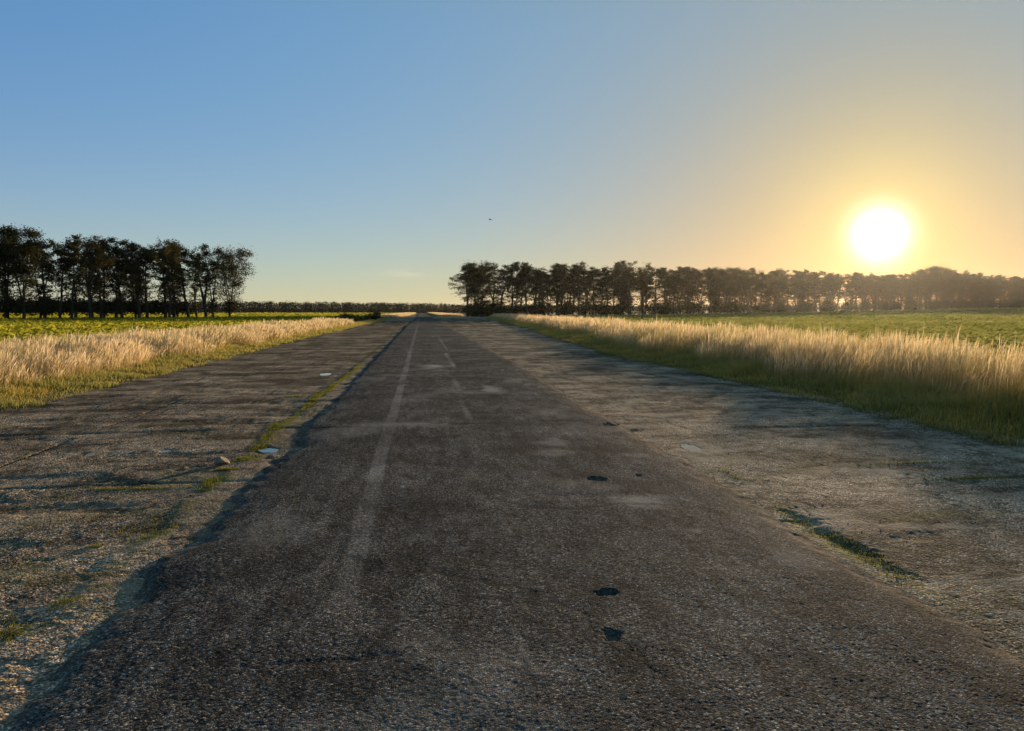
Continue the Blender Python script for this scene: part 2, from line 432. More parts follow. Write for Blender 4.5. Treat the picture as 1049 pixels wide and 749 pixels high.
# ------------------------------------------------------------------ grass and crops
def blades(name, bx, by, bz, H, W, lean, leandir, mat, plume=0., seg=3, parent=None):
    n = len(bx)
    r = np.random.default_rng(len(bx))
    fa = r.uniform(0, np.pi, n)                     # the way the blade faces
    px, py = np.cos(fa), np.sin(fa)
    prof = {3: [1, .85, .7, .08], 4: [1, .8, .55, .7 + plume, .08]}[seg]
    if plume: prof = [.7, .6, .5, .7 + plume, .1]; seg = 4
    tt = np.linspace(0, 1, seg + 1)
    if plume: tt = np.array([0, .35, .68, .86, 1.])
    V = np.zeros((n, seg + 1, 2, 3), np.float32); T = np.zeros((n, seg + 1, 2), np.float32)
    for k, t in enumerate(tt):
        off = lean * H * t ** 1.8
        cx = bx + np.cos(leandir) * off; cy = by + np.sin(leandir) * off
        cz = bz + H * (t - .35 * lean * t ** 2)
        w = W * prof[k] * .5
        for s, sg in enumerate((-1, 1)):
            V[:, k, s, 0] = cx + sg * w * px; V[:, k, s, 1] = cy + sg * w * py; V[:, k, s, 2] = cz
        T[:, k, :] = t
    base = (np.arange(n) * (seg + 1) * 2)[:, None]
    F = np.concatenate([base + np.array([2 * k, 2 * k + 1, 2 * k + 3, 2 * k + 2]) for k in range(seg)], 0)
    rnd = np.repeat(r.uniform(0, 1, n), (seg + 1) * 2)
    return link(name, mesh_np(name, V.reshape(-1, 3), F, dict(t=T.ravel(), rnd=rnd)), mat, parent)

def scatter(y0, y1, xa, xb, dens0, yref, pw, dmin, seed):
    """points per square metre dens0 at yref, falling off with distance; xa, xb are functions of y"""
    r = np.random.default_rng(seed); out = []
    ys = np.concatenate([np.arange(y0, min(y1, 40), 1.), np.arange(max(y0, 40), y1, 4.)])
    for a in ys:
        st = 1. if a < 40 else 4.
        d = max(dmin, dens0 * min(1, (yref / max(a, 1)) ** pw))
        n = int(d * st * max(0, float(xb(a) - xa(a))))
        if n < 1: continue
        yy = r.uniform(a, a + st, n); u = r.uniform(0, 1, n)
        out.append(np.stack([xa(yy) + (xb(yy) - xa(yy)) * u, yy], -1))
    P = np.concatenate(out)
    return P[:, 0], P[:, 1], r

def build_grass():
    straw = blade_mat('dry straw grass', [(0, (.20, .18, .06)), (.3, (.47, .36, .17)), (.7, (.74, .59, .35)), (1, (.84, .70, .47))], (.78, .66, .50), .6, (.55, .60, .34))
    green = blade_mat('short verge grass', [(0, (.09, .105, .03)), (.6, (.25, .26, .08)), (1, (.42, .39, .16))], (1.2, 1.0, .65), .55, (1.5, 1.2, 1.0))
    # left verge: tall dry grass
    def tall(name, label, y0, y1, xa, xb, hgt, seed, yl, dens):
        x, y, r = scatter(y0, y1, xa, xb, dens, 22, 1.25, 22, seed)
        cl = fbm(x, y, 1.6, 3, seed); keep = r.uniform(-.9, 1, len(x)) < cl * 1.2 + .75
        x, y, cl = x[keep], y[keep], cl[keep]
        edge = np.minimum(sstep(0, .9, np.abs(x - xa(y))), sstep(0, .6, np.abs(x - xb(y))))
        H = hgt * (.50 + .45 * r.uniform(0, 1, len(x)) ** .7 + .30 * cl + .25 * fbm(x, y, .45, 2, seed + 3) + .15 * (r.uniform(0, 1, len(x)) > .9)) * (.6 + .4 * edge)
        W = np.maximum(.006, np.hypot(x, y) / 770 * .32) * r.uniform(.7, 1.3, len(x))
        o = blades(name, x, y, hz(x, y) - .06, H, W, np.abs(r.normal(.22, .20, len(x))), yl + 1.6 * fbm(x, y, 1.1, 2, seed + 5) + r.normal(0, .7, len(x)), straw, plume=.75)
        tag(o, label, 'dry grass', kind='stuff')
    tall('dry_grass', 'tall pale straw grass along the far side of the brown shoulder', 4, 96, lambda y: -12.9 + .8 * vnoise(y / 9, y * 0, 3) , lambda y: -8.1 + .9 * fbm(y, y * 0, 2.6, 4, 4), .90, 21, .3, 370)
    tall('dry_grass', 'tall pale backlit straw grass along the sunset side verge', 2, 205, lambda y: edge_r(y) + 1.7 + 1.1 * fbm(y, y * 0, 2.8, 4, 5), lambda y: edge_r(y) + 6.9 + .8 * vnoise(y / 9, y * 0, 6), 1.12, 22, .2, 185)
    tall('dry_grass', 'thin strip of pale dry grass far away on the left of the road end', 190, 620, lambda y: edge_l(y) - 9, lambda y: edge_l(y) - .2, .8, 23, .3, 60)
    tall('dry_grass', 'distant pale dry grass on the right of the road end', 260, 700, lambda y: edge_r(y) + .2, lambda y: edge_r(y) + 9, .8, 24, .3, 60)
    # short green grass between pavement and tall grass
    def short(name, label, y0, y1, xa, xb, h0, h1, seed, dens, dmin=40, pw=1.35):
        x, y, r = scatter(y0, y1, xa, xb, dens, 14, pw, dmin, seed)
        u = np.clip((x - xa(y)) / (xb(y) - xa(y)), 0, 1)
        if xa(20.) < 0: u = 1 - u
        cl = fbm(x, y, .7, 4, seed); keep = r.uniform(-.8, 1, len(x)) < cl * 1.3 + .2 + u
        x, y, u, cl = x[keep], y[keep], u[keep], cl[keep]
        H = (h0 + (h1 - h0) * u) * (.6 + .5 * r.uniform(0, 1, len(x)) + .6 * cl)
        W = np.maximum(.006, np.hypot(x, y) / 770 * .5) * r.uniform(.7, 1.3, len(x))
        o = blades(name, x, y, hz(x, y) - .06, np.maximum(H, .04), W, np.abs(r.normal(.4, .3, len(x))), r.uniform(0, 6.28, len(x)), green)
        tag(o, label, 'grass', kind='stuff')
    short('verge_grass', 'short green grass fringe at the outer edge of the brown shoulder', 3, 190, lambda y: -9.1 + 0 * y, lambda y: -6.9 + .42 * fbm(y, y * 0 + 2, 2.4, 4, 7), .08, .30, 31, 900)
    short('verge_grass', 'green weedy grass fringe at the outer edge of the pale shoulder', 2, 215, lambda y: edge_r(y) - .15 + .42 * fbm(y, y * 0 + 2, 2.4, 4, 8), lambda y: edge_r(y) + 3.2, .12, .52, 32, 800)
    # moss and tufts in the joints
    mossm = blade_mat('yellow moss tufts', [(0, (.06, .065, .012)), (.6, (.19, .18, .028)), (1, (.34, .29, .05))], (.8, .95, .6), .5)
    P = []
    r = np.random.default_rng(5)
    for (cx, cy, rx, ry, n) in [(-2.06, 4.0, .10, .16, 420), (-1.99, 4.42, .09, .10, 520), (-1.90, 4.66, .08, .06, 150), (-1.95, 5.2, .07, .22, 300), (-2.3, 5.5, .06, .04, 90), (-1.9, 6.0, .08, .25, 380), (-1.98, 6.6, .06, .2, 220), (-2.02, 7.4, .09, .28, 600), (-2.62, 7.3, .5, .035, 420),
                                (-2.02, 8.05, .12, .05, 300), (-1.95, 8.6, .14, .12, 500), (-1.97, 9.3, .10, .22, 420), (-1.99, 10.2, .11, .35, 600), (-2.05, 11.0, .13, .35, 700), (-2.0, 12.4, .05, .4, 160), (-2.02, 14.8, .09, .8, 700), (-1.96, 16.6, .09, 1., 800), (-1.9, 19, .08, 1.4, 800), (-1.86, 22, .07, 1.6, 600), (-2.45, 14.9, .2, .12, 120),
                                (3.0, 4.7, .09, .5, 420), (2.97, 5.5, .09, .4, 200), (-2.2, 3.6, .2, .2, 420), (-2.35, 4.1, .2, .25, 420), (-1.95, 5.6, .1, .3, 260), (-2.1, 6.1, .2, .4, 300), (-2.5, 5.0, .3, .3, 240), (-3.1, 5.6, .5, .25, 200), (-1.97, 9.8, .10, .3, 400), (-2.0, 11.6, .1, .5, 420), (-1.98, 13.3, .07, .6, 420), (5.45, 6.75, .6, .05, 500), (5.2, 7.5, .6, .04, 260), (3.1, 7.2, .05, .4, 120)]:
        k = int(n * 1.25)
        P.append(np.stack([cx + rx * .6 * np.clip(r.normal(0, 1, k), -1.5, 1.5), cy + ry * .6 * np.clip(r.normal(0, 1, k), -1.5, 1.5), np.full(k, max(1., cy / 9.))], -1))
    P = np.concatenate(P); x, y = P[:, 0], P[:, 1]
    z = np.where(x < 0, slab_z(x, y, -1), slab_z(x, y, 1)) - .004
    z = np.where((x > left_edge(y) - .05) & (x < right_edge(y) + .02), -.03, z)
    H = r.uniform(.010, .034, len(x)) * np.where(y < 14, 1, 1.5); W = np.maximum(.0035, y / 770 * .5) * r.uniform(.7, 1.4, len(x))
    o = blades('moss_tufts', x, y, z, H, W, np.abs(r.normal(.6, .4, len(x))), r.uniform(0, 6.28, len(x)), mossm)
    tag(o, 'yellow green moss and small weeds growing in the tarmac edge joints', 'moss', kind='stuff')

def leaf_quads(x, y, z, size, r, tilt=1.0):
    n = len(x)
    a = r.uniform(0, 2 * np.pi, n); el = r.normal(0, tilt, n)
    u = np.stack([np.cos(a), np.sin(a), np.zeros(n)], -1)
    v = np.stack([-np.sin(a) * np.cos(el), np.cos(a) * np.cos(el), np.sin(el)], -1)
    c = np.stack([x, y, z], -1); s = (size * .5)[:, None]
    k = r.uniform(.45, .8, n)[:, None]
    V = np.stack([c - u * s, c - v * s * k, c + u * s, c + v * s * k], 1)
    F = np.arange(n * 4).reshape(n, 4)
    return V.reshape(-1, 3), F, np.repeat(r.uniform(0, 1, n), 4)

def build_crops():
    lm = leaf_mat('yellow green crop leaves', (.17, .18, .02), (.32, .30, .028), (.46, .40, .04), .55, 0)
    rm = leaf_mat('green crop leaves', (.13, .155, .035), (.24, .245, .06), (.36, .33, .11), .55, 0)
    for name, label, side, seed, mat in [('field_crop', 'low yellow green crop in the field behind the left dry grass', -1, 61, lm), ('field_crop', 'low green crop in the sunlit field before the backlit tree row', 1, 62, rm)]:
        r = np.random.default_rng(seed); X = []; Y = []; Sz = []
        for (d0, d1, n, s) in [(14, 30, 26000, .16), (30, 60, 52000, .24), (60, 120, 60000, .42), (120, 260, 56000, .85), (260, 520, 40000, 1.7)]:
            d = np.sqrt(r.uniform(d0 ** 2, d1 ** 2, n))
            a = r.uniform(-32, 3, n) if side < 0 else r.uniform(3, 50, n)
            x = d * np.sin(np.radians(a)); y = d * np.cos(np.radians(a))
            if side < 0: k = (x < -12.6)
            else:
                k = (x > edge_r(y) + 6.6) & (y < 225 + .44 * (x - 14)) & (x > 12)
            X.append(x[k]); Y.append(y[k]); Sz.append(np.full(k.sum(), s))
        x = np.concatenate(X); y = np.concatenate(Y); Sz = np.concatenate(Sz)
        # the sprayer's wheel tracks, a pair every 24 m
        u = np.mod(np.abs(x) - 19., 24.); k = ~((np.abs(u - 1.) < .35) | (np.abs(u - 2.8) < .35))
        x, y, Sz = x[k], y[k], Sz[k]; s = Sz * r.uniform(.6, 1.3, len(x))
        row = .5 + .5 * fbm(x, y, 16, 4, seed)
        z = hz(x, y) + r.uniform(-.05, .30, len(x)) + .12 * row
        V, F, rnd = leaf_quads(x, y, z, s, r, 1.15)
        rnd = np.clip(rnd * .45 + .55 * np.repeat(.5 + 1.1 * (row - .5) + .35 * fbm(x * .35, y * .05, 2., 2, seed + 4), 4), 0, 1)
        o = link(name, mesh_np(name, V, F, dict(rnd=rnd), False), mat)
        tag(o, label, 'crop', kind='stuff')

# ------------------------------------------------------------------ trees
def tube(path, rad, V, F, sides=5):
    """append a tapered tube along the points of path to V, F"""
    base = len(V); n = len(path)
    for i in range(n):
        d = (path[min(i + 1, n - 1)] - path[max(i - 1, 0)]).normalized()
        a = d.orthogonal().normalized(); b = d.cross(a)
        for k in range(sides):
            t = 2 * math.pi * k / sides
            V.append(path[i] + (a * math.cos(t) + b * math.sin(t)) * rad[i])
    for i in range(n - 1):
        for k in range(sides):
            F.append((base + i * sides + k, base + i * sides + (k + 1) % sides, base + (i + 1) * sides + (k + 1) % sides, base + (i + 1) * sides + k))

def wander(p, d, length, n, jit, up=0.):
    pts = [p.copy()]
    for i in range(n):
        d = (d + Vector((random.gauss(0, jit), random.gauss(0, jit), random.gauss(0, jit) + up))).normalized()
        p = p + d * (length / n); pts.append(p.copy())
    return pts

def tree_meshes(seed, H=16., spread=2.6, clear=.36, nleaf=7600, leaf=.27, dense=1., low=.12, forks=2, th=(.17, .30), fill=.5):
    """trunk mesh and crown mesh of one tree, base at the origin"""
    random.seed(seed); r = np.random.default_rng(seed)
    V = []; F = []; tips = []
    r0 = H * .017
    th = H * random.uniform(*th)
    main = wander(Vector((0, 0, -.3)), Vector((random.gauss(0, .04), random.gauss(0, .04), 1)), th + .3, 6, .03)
    tube(main, [r0 * (1.45 if i == 0 else 1.12 - .06 * i) for i in range(7)], V, F, 6)
    leaders = []
    for k in range(forks):
        a = 2 * math.pi * k / forks + random.uniform(-.5, .5)
        t = random.uniform(.10, .26) * (0 if forks == 1 else 1)
        d = Vector((math.cos(a) * t, math.sin(a) * t, 1)).normalized()
        L = wander(main[-1], d, H * random.uniform(.84, 1.) - th, 9, .055, .03)
        rr = r0 * (.8 if forks == 1 else .62)
        tube(L, [rr * (1 - .088 * i) for i in range(10)], V, F, 5)
        leaders.append((L, rr))
    for L, rr in leaders:
        nb = int(26 * dense / (forks ** .5)) + 2
        for j in range(nb):
            f = (j + random.random()) / nb
            zfrac = (L[0].z + (L[-1].z - L[0].z) * f) / H
            if zfrac < clear and random.random() > .35 + low * 2: continue
            i = min(8, int(f * 9)); p = L[i].lerp(L[i + 1], f * 9 - i)
            a = random.uniform(0, 6.283)
            # a rounded dome above, short twiggy sprays below
            dome = math.sqrt(max(.04, 1 - (max(0, zfrac - .58) / .43) ** 2)) * (.42 + .58 * min(1, max(0, (zfrac - clear * .8) / .3)))
            dome *= 1 - .45 * max(0, (zfrac - .8) / .2)
            ln = spread * dome * random.uniform(.55, 1.1)
            b = wander(p, Vector((math.cos(a), math.sin(a), random.uniform(-.15, .45) if zfrac < .8 else random.uniform(.2, 1.1))), ln, 4, .17, .02)
            tube(b, [rr * .34 * (1 - .2 * q) + .012 for q in range(5)], V, F, 4)
            for q in (2, 3, 4): tips.append((b[q], .42 + .1 * q, 1.))
            for s in range(2):
                c = wander(b[random.choice((1, 2, 3))], Vector((math.cos(a + random.gauss(0, 1)), math.sin(a + random.gauss(0, 1)), random.uniform(-.3, .6))), ln * .6, 3, .2)
                tube(c, [rr * .15 * (1 - .25 * q) + .010 for q in range(4)], V, F, 3)
                tips.append((c[2], .5, .8)); tips.append((c[3], .6, 1.))
        tips.append((L[-1], .9, 1.3)); tips.append((L[-2], .9, 1.))
    # sparse twigs with leaves low on the stems
    for j in range(int(46 * low / .12)):
        f = random.uniform(.08, clear + .2)
        q = random.choice(leaders)[0]
        z = f * H
        p = main[min(6, int(z / th * 6))] if z < th else q[min(8, int((z - th) / (H - th) * 9))]
        a = random.uniform(0, 6.283)
        c = wander(p, Vector((math.cos(a), math.sin(a), .4)), random.uniform(.5, 1.6), 3, .2)
        tube(c, [.035, .028, .02, .01], V, F, 3)
        tips.append((c[3], .45, .35)); tips.append((c[2], .35, .25))
    w = np.array([t[2] * random.uniform(.15, 1.85) * (.24 + .76 * min(1, max(0, (t[0].z / H - .38) / .35))) for t in tips]); w /= w.sum()
    idx = r.choice(len(tips), int(nleaf * dense), p=w)
    c = np.array([tuple(t[0]) for t in tips])[idx]; rad = np.array([t[1] for t in tips])[idx]
    off = r.normal(0, 1, (len(idx), 3)) * rad[:, None] * fill; off[:, 2] *= .7
    c = c + off
    Vl, Fl, rnd = leaf_quads(c[:, 0], c[:, 1], c[:, 2], leaf * r.uniform(.6, 1.35, len(c)), r, 1.1)
    clump = r.uniform(0, 1, len(tips))[idx]
    rnd = np.clip(.55 * rnd + .45 * np.repeat(clump, 4), 0, 1)
    return (mesh_np('trunk', np.array([tuple(v) for v in V]), np.array(F)), mesh_np('crown', Vl, Fl, dict(rnd=rnd), False))

ORD1 = 'zeroth first second third fourth fifth sixth seventh eighth ninth tenth eleventh twelfth thirteenth fourteenth fifteenth sixteenth seventeenth eighteenth nineteenth'.split()
TENS = {20: 'twent', 30: 'thirt', 40: 'fort', 50: 'fift', 60: 'sixt', 70: 'sevent', 80: 'eight'}
def ordinal(n):
    if n < 20: return ORD1[n]
    t, u = n // 10 * 10, n % 10
    return TENS[t] + 'ieth' if u == 0 else TENS[t] + 'y-' + ORD1[u]

def build_trees():
    bark = bark_mat()
    lmat = leaf_mat('autumn oak leaves', (.035, .045, .014), (.065, .062, .02), (.15, .10, .03), .32, .35)
    protos = []
    specs = [dict(H=16, spread=3.07, clear=.34, forks=1), dict(H=16, spread=3.33, clear=.30, forks=2), dict(H=16, spread=2.82, clear=.36, forks=2, dense=.85),
             dict(H=16, spread=3.84, clear=.28, forks=2, dense=1.1), dict(H=16, spread=2.94, clear=.38, forks=1, dense=.8, low=.2), dict(H=16, spread=3.58, clear=.32, forks=3),
             dict(H=16, spread=2.56, clear=.28, forks=1, dense=.8, low=.22), dict(H=16, spread=3.46, clear=.33, forks=2, low=.25),
             dict(H=16, spread=4.09, clear=.42, forks=3, dense=1.7, nleaf=8500, fill=.72),      # 8: wide dome
             dict(H=16, spread=4.30, clear=.12, th=(.10, .14), forks=3, dense=1.9, low=.4, nleaf=9500, fill=.8),  # 9: full to the ground
             dict(H=16, spread=2.30, clear=.5, forks=2, dense=.4, low=.1, nleaf=4000)]   # 10: nearly bare
    for k, s in enumerate(specs): protos.append(tree_meshes(700 + k, **s))
    def plant(name, x, y, h, k, label, group, wid=1.):
        t = empty(name, (x, y, float(hz(x, y)) - .08)); tag(t, label, 'tree', group)
        t.rotation_euler.z = random.uniform(0, 6.283)
        tr = link('trunk', protos[k][0], None, t); cr = link('crown', protos[k][1], None, t)
        s = h / 16.
        t.scale = (s * wid, s * wid, s)
        return t
    for tr, cr in protos:
        tr.materials.append(bark); cr.materials.append(lmat)
    random.seed(3)
    look = {0: 'straight slim tree', 1: 'forked slim tree', 2: 'thin forked tree', 3: 'leafy forked tree', 4: 'thin sparse tree', 5: 'many stemmed tree', 6: 'narrow sparse tree', 7: 'twiggy forked tree', 8: 'broad domed tree', 9: 'full round tree', 10: 'almost bare tree'}
    slim = [0, 1, 2, 3, 4, 5, 6, 7]
    # left grove: front line from its road end to beyond the left edge of the view
    A, B = Vector((-42.0, 171)), Vector((-68, 119))
    n = 25
    for i in range(n):
        f = i / (n - 4.)
        p = A.lerp(B, f) + Vector((random.gauss(0, .5), random.gauss(0, 1.0)))
        k = random.choice(slim); h = 15.4 + .7 * math.sin(f * 9) + random.uniform(-.6, .6) - 2.2 * max(0, f - .55) / .45; wid = random.uniform(.9, 1.15)
        if i == 0: k, h, wid = 9, 15.6, .92
        if i in (2, 3): k = 10
        if i in (17, 18): k, h, wid = 8, 14.8, 1.
        if i in (19, 20): k, h = 10, 13.5
        plant('woodland_tree', p.x, p.y, h, k, '%s, %s from the road end of the left grove' % (look[k], ordinal(i + 1)), 'front trees of the left grove', wid)
    for i in range(14):
        f = (i + .5) / 12.
        p = A.lerp(B, f) + Vector((-random.uniform(4, 11), random.uniform(2, 6)))
        plant('woodland_tree', p.x, p.y, 14.5 + random.uniform(-1.5, 1.2), random.choice(slim), 'dark slim tree standing behind the front trunks of the left grove', 'back trees of the left grove')
    # right row, receding from the road towards the sun
    A, B = Vector((18.2, 237)), Vector((334, 383))
    n = 78
    for i in range(n):
        f = i / 62.
        p = A.lerp(B, f) + Vector((random.gauss(0, .8), random.gauss(0, 1.6)))
        k = random.choice(slim); wid = random.uniform(1.2, 1.5)
        h = np.interp(f, [0, .03, .10, .16, .2, .24, .30, .34, .5, .62, .70, .74, .78, .84, .9, 1.], [16.5, 17, 17.5, 18, 19.4, 17, 17.5, 18.2, 17, 17, 18.5, 21, 19.5, 17.5, 18, 17]) + random.uniform(-.8, .8)
        if i == 0: k, wid = 9, .82
        if i in (11,): k, h, wid = 3, 19.6, 1.2
        if i in (19, 20, 21): k, h, wid = 8, 18., 1.15
        if i in (45, 46, 47): k, wid = 8, 1.25
        plant('woodland_tree', p.x, p.y, h, k, '%s, %s from the road end of the backlit right row' % (look[k], ordinal(i + 1)), 'front trees of the right row', wid)
    dv = (B - A).normalized(); nv = Vector((-dv.y, dv.x))
    for i in range(108):
        p = A.lerp(B, (i + .5) / 87.) + nv * random.uniform(6, 16) + Vector((random.gauss(0, 1), 0))
        plant('woodland_tree', p.x, p.y, 17.2 + random.uniform(-1.3, 1.2), random.choice(slim), 'hazy slim tree standing behind the front trunks of the backlit right row', 'back trees of the right row', 1.35)
    return bark, lmat

def foliage_mass(name, pts, rads, n, leaf, mat, parent=None, seed=1):
    r = np.random.default_rng(seed)
    pts = np.array(pts); rads = np.array(rads)
    w = rads[:, 0] * rads[:, 2]; idx = r.choice(len(pts), n, p=w / w.sum())
    d = r.normal(0, 1, (n, 3)); d /= np.linalg.norm(d, axis=1)[:, None]
    d *= (r.uniform(.25, 1.08, n) ** .6)[:, None]
    c = pts[idx] + d * rads[idx]
    c[:, 2] = np.maximum(c[:, 2], pts[idx][:, 2] - rads[idx][:, 2])
    V, F, rnd = leaf_quads(c[:, 0], c[:, 1], c[:, 2], leaf * r.uniform(.6, 1.4, n), r, 1.1)
    cl = r.uniform(0, 1, len(pts))[idx]
    return link(name, mesh_np(name, V, F, dict(rnd=np.clip(.6 * rnd + .4 * np.repeat(cl, 4), 0, 1)), False), mat, parent)

def build_hedges(bark):
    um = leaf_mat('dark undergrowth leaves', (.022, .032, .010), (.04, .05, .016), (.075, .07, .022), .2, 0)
    r = np.random.default_rng(9)
    # under the left grove
    h = empty('hedge', (-54, 143, 0)); tag(h, 'low dark hedge under the trunks of the left grove', 'hedge')
    A = np.array([-46., 166.]); B = np.array([-78., 92.])
    P = []; Q = []; st = []
    for i in range(70):
        f = i / 69.; c = A + (B - A) * f + np.array([-2.5, 0]) + r.normal(0, .8, 2)
        hh = 1.25 + .4 * r.uniform() + .3 * f
        P.append((c[0] + 54, c[1] - 143, hh + .55 + .3)); Q.append((1.5, 1.5, hh)); st.append((c[0] + 54, c[1] - 143, 0, 2.2))
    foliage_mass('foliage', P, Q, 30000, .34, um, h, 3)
    # under the right row
    h = empty('hedge', (174, 310, 0)); tag(h, 'dark brambly undergrowth filling the foot of the backlit right row', 'hedge')
    A = np.array([15., 238.]); B = np.array([418., 422.]); P = []; Q = []; st = []
    for i in range(230):
        f = i / 229.; c = A + (B - A) * f + r.normal(0, 1.6, 2); z = float(hz(c[0], c[1]))
        hh = 2.1 + .9 * r.uniform() + .5 * max(0, math.sin(i * .37))
        P.append((c[0] - 174, c[1] - 310, z + hh * .8)); Q.append((2.4, 2.2, hh)); st.append((c[0] - 174, c[1] - 310, z, 2.4))
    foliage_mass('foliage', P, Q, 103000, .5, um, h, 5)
    # single bushes
    for (x, y, rx, rz, n, label) in [(17.5, 226, 5.4, 2.9, 5000, 'big dark bush spilling onto the tarmac at the road end of the right row'), (23.5, 231, 4.0, 2.3, 3200, 'rounded dark bush beside the big bush at the right row'),
                                     (-10.6, 112, 2.6, .85, 1500, 'grey green bush where the left dry grass ends'), (-11.5, 124, 3.0, .9, 1500, 'wide grey green bush just beyond the end of the left dry grass'),
                                     (-9.0, 139, 1.6, .9, 1000, 'dark low bush on the edge of the brown shoulder far ahead'), (-9.6, 158, 2.2, 1.0, 1200, 'dark low bush furthest along the brown shoulder'),
                                     (-12.0, 205, 1.4, 1.3, 700, 'small upright bush in the distant pale grass')]:
        b = empty('bush', (x, y, float(hz(x, y)) - .08)); tag(b, label, 'bush', 'bushes at the pavement edges')
        P = [(r.uniform(-rx, rx) * .6, r.uniform(-1.5, 1.5), rz * r.uniform(.25, .85)) for _ in range(12)]
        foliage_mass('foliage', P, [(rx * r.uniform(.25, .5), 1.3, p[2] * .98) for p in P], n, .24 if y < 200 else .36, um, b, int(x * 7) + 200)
        V = []; F = []; tube(wander(Vector((0, 0, -.2)), Vector((0, 0, 1)), rz, 4, .1), [.10, .09, .07, .05, .02], V, F, 6)
        link('stem', mesh_np('stem', np.array([tuple(v) for v in V]), np.array(F)), bark, b)

def build_far_wood():
    fm = leaf_mat('far wood leaves', (.014, .020, .008), (.024, .030, .011), (.04, .044, .016), .15, 0)
    r = np.random.default_rng(77); P = []; Q = []
    for i in range(900):
        x = -520 + 1060 * i / 899. + r.normal(0, 3); y = 820 + r.normal(0, 16) + .08 * x
        top = 11.2 + 1.8 * fbm(np.array([x]), np.array([0.]), 90, 3, 5)[0] + r.normal(0, .5) - .003 * x
        if x > -330: top *= 1 - .22 * min(1, (x + 330) / 600)
        P.append((x, y, top * .5)); Q.append((6.2, 5, top * .52)); P.append((x, y - 4, top * .2)); Q.append((5.5, 4, top * .24))
    o = foliage_mass('far_wood', P, Q, 230000, 1.25, fm, None, 12)
    tag(o, 'long dark wood on the horizon between the two tree stands', 'wood', kind='stuff')

# ------------------------------------------------------------------ small things
def rock(name, label, cat, loc, size, seed, mat, group=None):
    import bmesh
    random.seed(seed); bm = bmesh.new(); bmesh.ops.create_icosphere(bm, subdivisions=3, radius=1)
    cuts = [(Vector((random.gauss(0, 1), random.gauss(0, 1), random.gauss(0, 1))).normalized(), random.uniform(.55, .85)) for _ in range(9)]
    for v in bm.verts:
        for nrm, d in cuts:
            e = v.co.dot(nrm) - d
            if e > 0: v.co -= nrm * e
        v.co *= 1 + random.gauss(0, .02)
        v.co = Vector((v.co.x * size[0], v.co.y * size[1], v.co.z * size[2]))
    me = bpy.data.meshes.new(name); bm.to_mesh(me); bm.free()
    o = link(name, me, mat); o.location = loc; o.rotation_euler.z = random.uniform(0, 6)
    return tag(o, label, cat, group)

